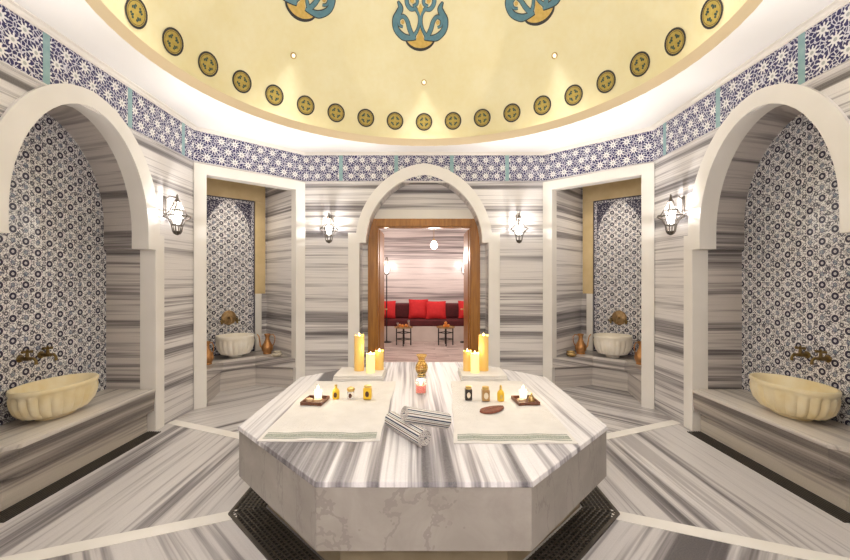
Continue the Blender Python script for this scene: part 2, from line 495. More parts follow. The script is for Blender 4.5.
def hit_oct(a):
    dx,dy=math.cos(a),math.sin(a); best=9
    for i in range(8):
        (x1,y1),(x2,y2)=OCT[i],OCT[(i+1)%8]; ex,ey=x2-x1,y2-y1
        den=dx*ey-dy*ex
        if abs(den)<1e-9: continue
        t=(x1*ey-y1*ex)/den; s=(x1*dy-y1*dx)/den
        if t>0 and -1e-6<=s<=1+1e-6: best=min(best,t)
    return (best*1.02*dx,best*1.02*dy)
angs=sorted(set([2*PI*i/NS for i in range(NS)]+[math.atan2(y,x)%(2*PI) for x,y in OCT]))
inn=[(RH*math.cos(a),RH*math.sin(a)) for a in angs]; out=[hit_oct(a) for a in angs]
ce.loops([[(*p,ZCE) for p in inn],[(*p,ZCE) for p in out],[(*p,ZCE+.06) for p in out],[(*p,ZCE+.06) for p in inn],[(*p,ZCE) for p in inn]],True,False,False)
ceil=ce.build('ceiling',M['plaster']); struct(ceil)
# dome (sphere cap) with cove trough and lip
DZ,DR=2.956,2.377; DBOT=3.285
def sph(az,el,lift=0):   # az measured from +y (away from the camera), clockwise seen from above
    r=(DR-lift)*math.cos(el); return (r*math.sin(az), r*math.cos(az), DZ+(DR-lift)*math.sin(el))
e0=math.asin((DBOT-DZ)/DR)
NSD=128
mb=MB(); rings=[]
for j in range(33):
    el=e0+(PI/2-.01-e0)*j/32
    rings.append([sph(2*PI*i/NSD,el) for i in range(NSD)])
mb.loops(rings,True,False,True)
dome=mb.build('ceiling_dome',M['dome'],smooth=True,norm=True); struct(dome)
lp=MB()
pr=[(RH,ZCE),(RH-.03,ZCE+.085),(RH,ZCE+.085),(RH+.03,ZCE+.02),(DR,ZCE+.005),(DR,ZCE-.0)]
lp.loops([[(r*math.cos(2*PI*i/NSD),r*math.sin(2*PI*i/NSD),z) for i in range(NSD)] for r,z in pr],True,False,False)
lp.build('cove_lip',M['lip'],dome,smooth=True)['label']='beige cove lip round the foot of the dome'
M['led']=emis('cove_led',(1,.86,.54),30.)
ld=MB(); ld.lathe([(RH+.055,ZCE+.022),(RH+.055,ZCE+.036),(RH+.085,ZCE+.036),(RH+.085,ZCE+.022)],NSD,cap0=False,cap1=False)
led=ld.build('cove_light_strip',M['led'],dome)

# painted ornaments on the dome
M['ogold']=soft('gold_paint',(.62,.42,.10),(.74,.52,.16),30,.5)
M['oturq']=soft('blue_paint',(.085,.215,.30),(.13,.29,.38),25,.5)
M['odark']=plain('dark_paint',(.035,.035,.04),.6)
M['mgold']=soft('medallion_gold',(.42,.31,.06),(.52,.40,.10),30,.5)
M['mgreen']=plain('dark_green_paint',(.03,.075,.07),.6)
def ribbon(mb, P, Wd, mi, lift, MAP, sub=5):
    # smooth centre line (Catmull-Rom) with varying half width
    pts=[];ws=[]
    n=len(P)
    for i in range(n-1):
        p0,p1,p2,p3=[Vector(P[max(0,min(n-1,i+j))]) for j in(-1,0,1,2)]
        for k in range(sub):
            t=k/sub
            pts.append(.5*((2*p1)+(p2-p0)*t+(2*p0-5*p1+4*p2-p3)*t*t+(3*p1-p0-3*p2+p3)*t**3)); ws.append(Wd[i]*(1-t)+Wd[i+1]*t)
    pts.append(Vector(P[-1])); ws.append(Wd[-1])
    mb.mi=mi; prev=None
    for i,p in enumerate(pts):
        t=pts[min(i+1,len(pts)-1)]-pts[max(i-1,0)]
        t=t.normalized() if t.length>1e-9 else Vector((1,0)); nn=Vector((-t.y,t.x))
        a=p+nn*ws[i]; b_=p-nn*ws[i]
        cur=[mb.v(MAP(a,lift)),mb.v(MAP(p,lift)),mb.v(MAP(b_,lift))]
        if prev:
            mb.f([prev[0],prev[1],cur[1],cur[0]]); mb.f([prev[1],prev[2],cur[2],cur[1]])
        prev=cur
def disc(mb,c,r0,r1,mi,lift,MAP,seg=28,sub=2):
    mb.mi=mi; prev=None
    for j in range(sub+1):
        r=r0+(r1-r0)*j/sub
        ring=[mb.v(MAP(Vector((c[0]+r*math.cos(2*PI*i/seg),c[1]+r*math.sin(2*PI*i/seg))),lift)) for i in range(seg)]
        if prev:
            for i in range(seg): mb.f([prev[i],prev[(i+1)%seg],ring[(i+1)%seg],ring[i]])
        prev=ring
def mapper(el0,sx=1,da=0):
    def MAP(p,lift):
        el=el0+p[1]/DR
        return sph(sx*p[0]/(DR*math.cos(min(el,1.35)))+da,el,lift)
    return MAP
# medallion ring
elm=math.asin((3.615-DZ)/DR); MP=mapper(elm)
def medallion():
    mb=MB()
    disc(mb,(0,0),.0008,.094,0,.004,MP); disc(mb,(0,0),.094,.112,1,.005,MP); disc(mb,(0,0),.083,.087,1,.0055,MP,28,1)
    for q in range(4):
        a=PI/4+q*PI/2; d=Vector((math.cos(a),math.sin(a))); t=Vector((-d.y,d.x))
        ribbon(mb,[d*.028,d*.040,d*.058],[.004,.011,.004],2,.0055,MP,3)
        ribbon(mb,[d*.040+t*.022,d*.058+t*.014],[.007,.008],2,.0055,MP,3)
        ribbon(mb,[d*.040-t*.022,d*.058-t*.014],[.007,.008],2,.0055,MP,3)
    return mb
md=medallion().build('dome_medallion',[M['mgold'],M['odark'],M['mgreen']],dome,norm=False)
md['label']='painted gold medallion with dark rim'
for k in range(1,37):
    o=md.copy(); COL.objects.link(o); o.parent=dome; o.rotation_euler=(0,0,2*PI*k/37)
# palmette ornaments
MPo=mapper(math.asin((4.366-DZ)/DR),.89,math.radians(-1.5))
def palmette():
    mb=MB()
    def both(P,W_,mi,l):
        ribbon(mb,P,W_,mi,l,MPo); ribbon(mb,[(-a,b) for a,b in P],W_,mi,l,MPo)
    def out(P,W_,mi,l,o=.011): both(P,[w+o for w in W_],2,l-.0012); both(P,W_,mi,l)
    # gold boat at the foot
    N=16
    mb.mi=0; prev=None
    for j in range(N+1):
        t=.012+.118*j/N; w=.212*math.sqrt(max(0,1-((.20-t)/.19)**2))+.004
        row=[mb.v(MPo(Vector((w*(2*i/8-1),t)),.004)) for i in range(9)]
        if prev:
            for i in range(8): mb.f([prev[i],prev[i+1],row[i+1],row[i]])
        prev=row
    ribbon(mb,[(-.212,.135),(-.17,.062),(-.09,.018),(0,.004),(.09,.018),(.17,.062),(.212,.135)],[.010,.013,.015,.016,.015,.013,.010],2,.0055,MPo)
    ribbon(mb,[(0,.08),(0,.15),(0,.22)],[.075,.040,.004],0,.0045,MPo)
    # big side leaves
    out([(.055,.125),(.13,.125),(.235,.135),(.325,.205),(.335,.30),(.285,.375),(.262,.43),(.295,.49)],[.010,.022,.034,.032,.032,.032,.026,.004],1,.0075)
    out([(.10,.14),(.145,.22),(.175,.30),(.225,.345),(.285,.315),(.285,.255),(.235,.235)],[.026,.026,.022,.018,.016,.014,.008],1,.0085,.007)
    for s in(-1,1): disc(mb,(s*.236,.285),.0005,.022,0,.009,MPo,16,1)
    # stem and upper rings
    out([(.115,.12),(.045,.20),(.013,.28),(.016,.36),(.05,.415),(.085,.44)],[.020,.016,.014,.014,.016,.016],1,.0075,.007)
    out([(.055,.43),(.125,.425),(.175,.475),(.17,.545),(.105,.575),(.05,.545),(.045,.48),(.10,.455)],[.012,.020,.022,.022,.020,.018,.014,.010],1,.008,.007)
    ribbon(mb,[(0,.36),(0,.42),(0,.48)],[.004,.036,.004],0,.0072,MPo)
    for s in(-1,1): disc(mb,(s*.108,.51),.0005,.030,0,.009,MPo,16,1)
    out([(.03,.56),(.09,.64),(.10,.72),(.05,.80),(0,.88)],[.012,.024,.026,.020,.004],1,.008,.007)
    ribbon(mb,[(0,.58),(0,.68),(0,.78)],[.006,.045,.004],0,.0065,MPo)
    return mb
pm=palmette().build('dome_palmette',[M['ogold'],M['oturq'],M['odark']],dome,norm=False)
pm['label']='painted blue and gold palmette'
for k in range(1,8):
    o=pm.copy(); COL.objects.link(o); o.parent=dome; o.rotation_euler=(0,0,k*PI/4)

# small round spotlights in the dome
M['spotlens']=emis('spot_lens',(1,.9,.7),.5)
els=math.asin((1.5+2.558-DZ)/DR); MS=mapper(els)
SPOT_L=['small round spotlight in the dome left of the middle palmette','small round spotlight in the dome below the middle palmette','small round spotlight in the dome right of the middle palmette']
spot_light=[]
for k in range(8):
    az=k*PI/4; P=Vector(sph(az,els)); inward=(Vector((0,0,DZ))-P).normalized()
    q=inward.to_track_quat('Z','Y').to_matrix().to_4x4(); q.translation=P
    if k in(7,0,1):
        t=bpy.data.objects.new('dome_spotlight',None); COL.objects.link(t); t.matrix_world=q; t.empty_display_size=.03
        tag(t,{7:SPOT_L[0],0:SPOT_L[1],1:SPOT_L[2]}[k],'spotlight','spotlights set in the dome')
        mb=MB(); mb.lathe([(.022,-.004),(.035,-.004),(.035,.006),(.030,.010),(.022,.006)],20,cap0=False,cap1=False); mb.build('bezel',M['brass_light'],t,smooth=True)
        MB().lathe([(.001,.004),(.022,.004)],20,cap0=False,cap1=False).build('lens',M['spotlens'],t)
    tgt=Vector((0,0,.4)); loc=P+inward*.03
    l=light('dome_spot_lamp','SPOT',loc,24,(1,.96,.92),.04,spot_size=math.radians(110),spot_blend=.9)
    l.rotation_euler=(Vector((P.x*.45,P.y*.45,0))-loc).to_track_quat('-Z','Y').to_euler()

# ------------------------------------------------------------------ drain grate ring and central platform
def octa(ap): 
    t=ap*math.tan(PI/8); return [(ap,t),(t,ap),(-t,ap),(-ap,t),(-ap,-t),(-t,-ap),(t,-ap),(ap,-t)]
gr=thing('drain_grate','dark metal drain grate running round the foot of the marble platform','drain grate')
A,B=octa(1.045),octa(1.245)
pan=MB(); pan.loops([[(*p,.0015) for p in A],[(*p,.0015) for p in B]],True,False,False); pan.build('drain_channel',M['pit'],gr)
g=MB()
for q in range(7):
    ap=1.06+.029*q; w=.0045
    i_,o_=octa(ap-w),octa(ap+w)
    g.loops([[(*p,.002) for p in i_],[(*p,.011) for p in i_],[(*p,.011) for p in o_],[(*p,.002) for p in o_],[(*p,.002) for p in i_]],True,False,False)
for k in range(8):
    a=k*PI/4; u=Vector((math.cos(a),math.sin(a),0)); t=Vector((-u.y,u.x,0))
    for j in range(-16,17):
        s=j*.031
        r1=min(1.245, 9); 
        if abs(s)>1.05*math.tan(PI/8): r0=abs(s)/math.tan(PI/8)
        else: r0=1.05
        if r0>1.24: continue
        g.tube([u*r0+t*s+Vector((0,0,.0095)),u*1.24+t*s+Vector((0,0,.0095))],.0038,4)
g.build('grate_bars',M['grate'],gr)
fr=MB(); i_,o_=octa(1.232),octa(1.250)
fr.loops([[(*p,.001) for p in i_],[(*p,.013) for p in i_],[(*p,.013) for p in o_],[(*p,.001) for p in o_],[(*p,.001) for p in i_]],True,False,False)
fr.build('grate_frame',M['grate'],gr)

HS,HB=.605,.296
PF=[(-.482,-1.305),(.482,-1.305),(1.13,-.62),(1.13,.62),(.482,1.305),(-.482,1.305),(-1.145,.62),(-1.145,-.62)]
pl=thing('marble_platform','large octagonal marble platform with striped top in the middle of the bath hall','platform')
def shrink(P,k): return [(x*k[0],y*k[1]) for x,y in P]
MB().prism(PF,HS-.022,HS,[(x*(1-.006),y*(1-.006)) for x,y in PF]).build('platform_top',M['slabtop'],pl,bevel=.003)
for i in range(8):
    a,b_=Vector(PF[i]),Vector(PF[(i+1)%8]); u=(b_-a).normalized(); n=Vector((u.y,-u.x))   # outward
    a2,b2=a-n*.010,b_-n*.010
    q=[a2,b2,b2-n*.03-u*.014,a2-n*.03+u*.014]
    q[0]=a-n*.010+u*.004; q[1]=b_-n*.010-u*.004
    MB().prism([tuple(p) for p in q],HB,HS-.022).build('side_panel',M['side'],pl,bevel=.002)
MB().prism(shrink(PF,(.95,.955)),HB+.001,HB+.05).build('platform_bed',M['plinth'],pl)
MB().prism(octa(1.03),.0,HB).build('plinth',M['plinth'],pl)

# ------------------------------------------------------------------ side benches with gutter
def bench(nm, label, glabel):
    m,L=FR[nm]; s=1 if nm=='left' else -1      # far end is +u on the left wall, -u on the right wall
    loc=m.translation; rz=m.to_euler().z
    t=thing('marble_bench',label,'bench',(loc.x,loc.y,0),rz)
    P=[(.893*s,-.025),(-.43*s,-.025),(-.60*s,.145),(-.612*s,.165),(-.612*s,.473),(.893*s,.473)]
    P2=[(.893*s,-.018),(-.43*s,-.018),(-.60*s,.152),(-.612*s,.172),(-.612*s,.473),(.893*s,.473)]
    B=[(.893*s,-.005),(-.435*s,-.005),(-.60*s,.16),(-.612*s,.18),(-.612*s,.473),(.893*s,.473)]
    MB().prism(P,.39,.42).build('bench_top',M['bench_side'],t,bevel=.004)
    MB().prism(B,.205,.39,P2).build('bench_apron',M['bench_front'],t)
    Bs=[(.893*s,.062),(-.47*s,.062),(-.60*s,.20),(-.612*s,.22),(-.612*s,.473),(.893*s,.473)]
    MB().prism(Bs,0,.205).build('bench_base',M['bench_front'],t)
    g=thing('floor_gutter',glabel,'gutter',(loc.x,loc.y,0),rz)
    y0,y1=(-.085,.055)
    MB().box(min(.88*s,-.60*s),max(.88*s,-.60*s),y0,y1,.0005,.0025).build('gutter_channel',M['pit'],g)
    gg=MB()
    for j in range(6): gg.box(min(.88*s,-.60*s),max(.88*s,-.60*s),y0+.004+.021*j,y0+.010+.021*j,.0025,.008)
    gg.build('gutter_bars',M['grate'],g)
M['bench_side']=marble('striped_bench_top_marble',(0,1,.3),1.5,41.0,tint=(.95,.91,.85))
M['bench_front']=marble('striped_bench_side_marble',(0,.5,1),1.25,52.0,tint=(.93,.87,.76),contrast=.85)
bench('left','striped marble bench under the tiled arch on the left wall','dark floor gutter along the foot of the left bench')
bench('right','striped marble bench under the tiled arch on the right wall','dark floor gutter along the foot of the right bench')

def niche_bench(nm,label):
    m,L=FR[nm]; loc=m.translation; rz=m.to_euler().z
    t=thing('niche_bench',label,'bench',(loc.x,loc.y,0),rz)
    P=[(-.557,.0),(-.21,.53),(.21,.53),(.557,.0),(.557,.998),(-.557,.998)]
    B=[(-.557,.065),(-.235,.575),(.235,.575),(.557,.065),(.557,.998),(-.557,.998)]
    MB().prism(P,.29,.42).build('bench_top',M['bench_uz'],t,bevel=.004)
    MB().prism(B,.0,.29).build('bench_base',M['lining'],t)
niche_bench('back_left','striped marble bench wrapped round the inside of the left square niche')
niche_bench('back_right','striped marble bench wrapped round the inside of the right square niche')

# ------------------------------------------------------------------ basins, taps, copperware
def flute_fn(lo,hi,n,amp):
    def f(k,a): return amp*(abs(math.cos(a*n/2))-.6) if lo<=k<=hi else 0
    return f
def make_basin(name,label,mat,rx,ry,h,loc,rz,n=22,foot=.45):
    t=thing(name,label,'basin',loc,rz)
    pr=[(foot*.92,0),(foot,.01/h*h*.5),(foot*.95,.06*h),(foot*1.02,.10*h),(.74,.17*h),(.875,.34*h),(.94,.54*h),(.965,.74*h),(.97,.84*h),(.985,.87*h),(1.0,.90*h),(1.0,.97*h),(.985,h),(.93,h),(.90,.95*h)]
    out=MB().lathe([(r,z) for r,z in pr]+[(.86,.80*h),(.74,.50*h),(.5,.28*h),(.2,.22*h)],132,sx=rx,sy=ry,flute=flute_fn(4,7,n,.075))
    out.build('bowl',mat,t,smooth=True)
    MB().lathe([(.0005,.235*h),(.06,.235*h),(.06,.25*h),(.0005,.25*h)],16,sx=rx*.8,sy=rx*.8).build('drain',M['brass'],t)
    return t
make_basin('wall_basin','cream fluted marble basin on the bench of the left arch',M['cream'],.205,.335,.265,(-2.935,.125,.42),0)
make_basin('wall_basin','cream fluted marble basin on the bench of the right arch',M['cream'],.205,.335,.265,(2.935,.125,.42),0)
def wl(nm,u,n,z=0):
    return FR[nm][0] @ Vector((u,n,z))
make_basin('niche_basin','white fluted marble bowl in the left square niche',M['basinw'],.252,.252,.305,wl('back_left',0,.70,.42),FR['back_left'][0].to_euler().z,20,.36)
make_basin('niche_basin','white fluted marble bowl in the right square niche',M['basinw'],.252,.252,.305,wl('back_right',0,.70,.42),FR['back_right'][0].to_euler().z,20,.36)

def make_tap(label,loc,rz):
    """local: wall plane at y=0, room towards -y"""
    t=thing('brass_tap',label,'tap',loc,rz)
    MB().lathe([(.028,0),(.030,.006),(.018,.014),(.012,.016)],18).build('flange',M['brass'],t,smooth=True).rotation_euler=(PI/2,0,0)
    b=MB(); b.tube([(0,0,0),(0,-.05,0),(0,-.085,0)],[.013,.017,.015],10); b.tube([(0,-.06,.0),(0,-.06,.045)],[.014,.010],10)
    b.build('valve_body',M['brass'],t,smooth=True)
    MB().tube([(0,-.075,0),(0,-.11,.004),(0,-.128,-.015),(0,-.13,-.045)],[.012,.011,.010,.012],10).build('spout',M['brass'],t,smooth=True)
    hd=MB(); hd.tube([(-.042,-.06,.055),(.042,-.06,.055)],[.010,.008],8); hd.tube([(0,-.100,.055),(0,-.02,.055)],[.008,.010],8); hd.tube([(0,-.06,.045),(0,-.06,.075)],[.010,.006],8)
    hd.build('handle',M['brass'],t,smooth=True)
    return t
t0=make_tap('brass wall tap nearer the camera over the left cream basin',(-3.155,.05,.885),PI/2)
dup(t0,(-3.155,.22,.885),PI/2,'brass wall tap farther from the camera over the left cream basin')
dup(t0,(3.155,.05,.885),-PI/2,'brass wall tap nearer the camera over the right cream basin')
dup(t0,(3.155,.22,.885),-PI/2,'brass wall tap farther from the camera over the right cream basin')

M['old_brass']=soft('old_brass',(.24,.15,.07),(.40,.27,.13),30,.45); M['old_brass'].node_tree.nodes['Principled BSDF'].inputs['Metallic'].default_value=.6
def spout_plate(nm,label):
    m,L=FR[nm]; p=wl(nm,0,.984,.95); t=thing('wall_fountain_spout',label,'fountain spout',p,m.to_euler().z)
    mb=MB(); mb.lathe([(.100,0),(.105,.006),(.095,.014),(.080,.012),(.070,.018),(.03,.022),(.0005,.024)],32,cap1=False)
    mb.build('round_plate',M['old_brass'],t,smooth=True).rotation_euler=(PI/2,0,0)
    MB().tube([(0,-.02,0),(0,-.07,.005),(0,-.10,-.02),(0,-.105,-.05)],[.018,.015,.013,.015],10).build('spout',M['old_brass'],t,smooth=True)
    for s in(-1,1):
        k=MB(); k.tube([(s*.10,0,-.05),(s*.105,-.05,-.05)],[.016,.012],10); k.tube([(s*.105,-.045,-.085),(s*.105,-.045,.0)],[.016,.010],8); k.tube([(s*.075,-.055,-.04),(s*.135,-.055,-.04)],.009,8)
        k.build('tap',M['brass'],t,smooth=True)
spout_plate('back_left','round brass fountain plate with taps on the tile panel of the left niche')
spout_plate('back_right','round brass fountain plate with taps on the tile panel of the right niche')

def make_ewer(label,loc,rz,k=1.0):
    t=thing('copper_ewer',label,'ewer',loc,rz)
    pr=[(.0005,0),(.058,0),(.062,.008),(.056,.02),(.075,.055),(.082,.085),(.074,.125),(.050,.165),(.032,.205),(.027,.235),(.034,.262),(.046,.288),(.044,.290),(.032,.264),(.024,.24),(.022,.20),(.0005,.19)]
    MB().lathe([(r*k,z*k) for r,z in pr],28).build('body',M['copper'],t,smooth=True)
    MB().tube([Vector(p)*k for p in [(-.040,0,.272),(-.085,0,.282),(-.112,0,.245),(-.108,0,.185),(-.088,0,.130),(-.070,0,.120)]],.0065*k,8).build('handle',M['copper'],t,smooth=True)
    MB().tube([Vector(p)*k for p in [(.070,0,.085),(.102,0,.115),(.112,0,.185),(.122,0,.250),(.150,0,.285)]],[.015*k,.012*k,.009*k,.008*k,.007*k],8).build('spout',M['copper'],t,smooth=True)
    return t
rl=FR['back_left'][0].to_euler().z; rr=FR['back_right'][0].to_euler().z
e0_=make_ewer('copper ewer right of the white bowl in the left niche',wl('back_left',.42,.62,.42),PI)
dup(e0_,wl('back_right',-.42,.62,.42),0,'copper ewer left of the white bowl in the right niche')
dup(e0_,wl('back_left',-.44,.42,.42),PI*.9,'copper ewer half hidden behind the left jamb of the left niche')
dup(e0_,wl('back_right',.44,.42,.42),PI*.1,'copper ewer half hidden behind the right jamb of the right niche')
def make_dish(label,loc,r,h,mat,contents=None):
    t=thing('hammam_bowl',label,'bowl',loc)
    MB().lathe([(.0005,0),(r*.55,0),(r*.8,h*.35),(r,h),(r*.96,h),(r*.75,h*.42),(.0005,h*.2)],26).build('dish',mat,t,smooth=True)
    MB().lathe([(.0005,h*.2),(.012,h*.2),(.016,h*.45),(.008,h*.7),(.0005,h*.72)],14).build('boss',M['brass_light'],t,smooth=True)
    return t
M['tin']=soft('tinned_metal',(.50,.44,.34),(.64,.58,.48),20,.35)
make_dish('shallow tinned bowl beside the copper ewer in the left niche, nearer the front edge',wl('back_left',.43,.32,.42),.075,.035,M['tin'])
make_dish('bowl behind the shallow tinned bowl in the left niche',wl('back_left',.49,.44,.42),.060,.05,M['tin'])
make_dish('shallow bowl beside the copper ewer in the right niche, nearer the front edge',wl('back_right',-.43,.32,.42),.075,.035,M['brass_light'])
make_dish('brass bowl behind the shallow bowl in the right niche',wl('back_right',-.49,.44,.42),.060,.05,M['brass_light'])

# ------------------------------------------------------------------ wall lanterns
def make_sconce(label,loc,rz,W=3.6):
    """local: wall at y=0, room towards -y"""
    t=thing('wall_lantern',label,'wall lamp',loc,rz,'lanterns on the marble walls')
    p=MB(); p.box(-.022,.022,-.012,0,-.02,.20); p.tube([(0,-.01,.17),(0,-.06,.20),(0,-.13,.185)],.008,8); p.build('wall_bracket',M['silver'],t,bevel=.004)
    prof=[(-.19,.026),(-.165,.040),(-.10,.052),(-.045,.078),(-.02,.118),(.0,.122),(.012,.088),(.05,.066),(.10,.040),(.145,.022)]
    cg=MB()
    for q in range(6):
        a=2*PI*q/6+.26
        cg.tube([(r*math.cos(a),-.135+r*math.sin(a),z) for z,r in prof],.0062,5)
    for z,r in ((-.10,.052),(-.01,.122),(.05,.066),(.145,.022)):
        cg.tube([(r*math.cos(2*PI*k/20),-.135+r*math.sin(2*PI*k/20),z) for k in range(21)],.0065,5)
    cg.build('cage',M['silver'],t,smooth=True)
    MB().lathe([(.0005,-.205),(.014,-.20),(.030,-.19),(.042,-.165),(.036,-.160),(.0005,-.158)],16,c=(0,-.135,0)).build('bowl',M['iron'],t,smooth=True)
    MB().lathe([(.034,.135),(.018,.165),(.010,.195),(.012,.205),(.0005,.225)],14,c=(0,-.135,0)).build('finial',M['silver'],t,smooth=True)
    MB().lathe([(.0005,-.09),(.026,-.085),(.036,-.03),(.046,.015),(.034,.03),(.0005,.032)],18,c=(0,-.135,0)).build('lamp_glass',M['lampglass'],t,smooth=True)
    light('lantern_lamp','POINT',(0,-.135,.050),W,(1,.965,.93),.009,parent=t)
    l=light('added_ceiling_spot','SPOT',(0,-.16,.075),31,(1,.965,.92),.03,parent=t,spot_size=math.radians(168),spot_blend=1.0)  # added spot that lifts the ceiling, beyond the lantern's own lamp
    l.rotation_euler=Vector((0,-.70,.71)).to_track_quat('-Z','Y').to_euler()
    return t
ZS=2.165
s0=make_sconce('lit metal lantern on the back wall left of the door arch',(-1.30,YB,2.205),0)
dup(s0,(1.30,YB,2.205),0,'lit metal lantern on the back wall right of the door arch')
dup(s0,(-XS,1.055,ZS),PI/2,'lit metal lantern on the left wall between arch and square niche')
dup(s0,(XS,1.055,ZS),-PI/2,'lit metal lantern on the right wall between arch and square niche')
for s in(-1,1):
    dup(s0,(s*XS,-1.20,ZS),-s*PI/2,'lit metal lantern on the near end of the %s wall'%('left' if s<0 else 'right'))
    dup(s0,(s*1.25,-YB,ZS),PI,'lit metal lantern on the front wall %s of the entrance'%('left' if s<0 else 'right'))

# ------------------------------------------------------------------ things on the platform
# bath towels spread out flat
M['border']=soft('woven_border',(.20,.23,.19),(.47,.48,.43),160,.9)
def flat_towel(label,x0,x1,y0,y1,skew):
    t=thing('bath_towel',label,'towel',(0,0,HS))
    NX,NY=30,48; mb=MB(); top=[]
    rnd=random.Random(int((x0+5)*100))
    ph=[rnd.random()*6 for _ in range(8)]
    def hgt(a,b):
        return .0075+.0020*math.sin(a*9+ph[0]+b*4)*math.sin(b*7+ph[1])+.0014*math.sin(a*23+b*11+ph[2])
    def pos(i,j):
        a,b=i/NX,j/NY; xl=x0+skew[0]*b; xr=x1+skew[1]*b
        return (xl+(xr-xl)*a+.004*math.sin(b*13+ph[3]), y0+(y1-y0)*b+.004*math.sin(a*11+ph[4]), hgt(a,b))
    vt=[[mb.v(pos(i,j)) for i in range(NX+1)] for j in range(NY+1)]
    vb=[[mb.v((pos(i,j)[0],pos(i,j)[1],.0008)) for i in range(NX+1)] for j in range(NY+1)]
    for j in range(NY):
        for i in range(NX):
            mb.f([vt[j][i],vt[j][i+1],vt[j+1][i+1],vt[j+1][i]]); mb.f([vb[j][i],vb[j+1][i],vb[j+1][i+1],vb[j][i+1]])
    for j in range(NY):
        mb.f([vt[j][0],vt[j+1][0],vb[j+1][0],vb[j][0]]); mb.f([vt[j+1][NX],vt[j][NX],vb[j][NX],vb[j+1][NX]])
    for i in range(NX):
        mb.f([vt[0][i+1],vt[0][i],vb[0][i],vb[0][i+1]]); mb.f([vt[NY][i],vt[NY][i+1],vb[NY][i+1],vb[NY][i]])
    mb.build('terry_cloth',M['towel'],t,smooth=True)
    bd=MB(); J0,J1=1.0,4.4
    def bp(i,jj):
        j=int(jj); f_=jj-j; p,q=Vector(pos(i,j)),Vector(pos(i,j+1)); r=p*(1-f_)+q*f_; return (r.x,r.y,r.z+.0012)
    for (a,b_) in((J0,J0+.5),(J0+.8,J1-.8),(J1-.5,J1)):
        js=[a+(b_-a)*k/4 for k in range(5)]
        rows=[[bd.v(bp(i,min(jj,NY-1.01))) for i in range(1,NX)] for jj in js]
        for r0,r1 in zip(rows,rows[1:]):
            for i in range(len(r0)-1): bd.f([r0[i],r0[i+1],r1[i+1],r1[i]])
    bd.build('woven_border',M['border'],t,norm=False)['label']='grey green woven border'
    return t
flat_towel('white bath towel spread on the left half of the platform top',-.925,-.245,-.86,.44,(-.02,.0))
flat_towel('white bath towel spread on the right half of the platform top',.165,.845,-.89,.44,(.075,.015))

def folded(label,x0,x1,y0,y1):
    t=thing('folded_towel',label,'towel',((x0+x1)/2,(y0+y1)/2,HS))
    w,d=(x1-x0)/2,(y1-y0)/2; mb=MB()
    for k in range(3):
        z0,z1=.001+.0172*k,.0172*(k+1)+.0002; e=.004*k
        pr=[]
        for s in range(9):
            a=PI*s/8-PI/2; pr.append((math.cos(a)*.006, (z0+z1)/2+math.sin(a)*(z1-z0)/2))
        mb.loops([[( -w+e-o,-d+e-o,z),(w-e+o,-d+e-o,z),(w-e+o,d-e+o,z),(-w+e-o,d-e+o,z)] for o,z in pr])
    mb.build('towel_layers',M['towel'],t,smooth=True)
    return t
folded('folded white towel under the three pillar candles on the left',-.80,-.365,.455,.80)
folded('folded white towel under the three pillar candles on the right',.33,.735,.455,.80)
ZT=HS+.0525

def make_candle(label,loc,r,h,glow,group='pillar candles on the platform'):
    t=thing('pillar_candle',label,'candle',loc,0,group)
    pr=[(.0005,0),(r,0),(r,h*.5),(r*.995,h-.004),(r*.96,h+.002),(r*.86,h-.001),(r*.78,h-.016),(.0005,h-.020)]
    mb=MB(); seg=26; rings=[]
    for k,(q,z) in enumerate(pr):
        rings.append([(q*math.cos(2*PI*i/seg),q*math.sin(2*PI*i/seg), z+(.004*math.sin(2*PI*i/seg*2+h*40)+.003*math.sin(2*PI*i/seg*3) if 3<=k<=5 else 0)) for i in range(seg)])
    mb.loops(rings); mb.build('wax',glow,t,smooth=True)
    MB().tube([(0,0,h-.021),(0.001,0,h-.008)],.0016,6).build('wick',M['wick'],t)
    MB().lathe([(.0005,0),(.005,.006),(.006,.012),(.003,.024),(.0005,.032)],10,c=(0,0,h-.010)).build('flame',M['flame'],t,smooth=True)
    light('candle_lamp','POINT',(0,0,h+.03),.45,(1,.72,.36),.02,parent=t)
    return t
def wax(name,col,em,st):
    m,nt,b=newmat(name); b.inputs['Base Color'].default_value=(*col,1); b.inputs['Roughness'].default_value=.45
    b.inputs['Subsurface Weight'].default_value=.6; b.inputs['Subsurface Radius'].default_value=(.04,.025,.008)
    b.inputs['Emission Color'].default_value=(*em,1); b.inputs['Emission Strength'].default_value=st
    return m
M['wax_dim']=wax('amber_lit_wax',(.74,.50,.16),(1,.55,.12),.08)
M['wax_lit']=wax('bright_lit_wax',(.92,.82,.45),(1,.72,.22),.30)
make_candle('tall pillar candle on the left folded towel',(-.605,.665,ZT),.046,.325,M['wax_dim'])
make_candle('short pillar candle at the front of the left candle trio',(-.487,.575,ZT),.041,.170,M['wax_lit'])
make_candle('short pillar candle at the back right of the left candle trio',(-.420,.70,ZT),.041,.175,M['wax_dim'])
make_candle('tall pillar candle on the right folded towel',(.556,.665,ZT),.046,.325,M['wax_dim'])
make_candle('short bright pillar candle at the front of the right candle trio',(.464,.575,ZT),.040,.175,M['wax_lit'])
make_candle('short pillar candle at the back left of the right candle trio',(.405,.66,ZT),.040,.18,M['wax_dim'])

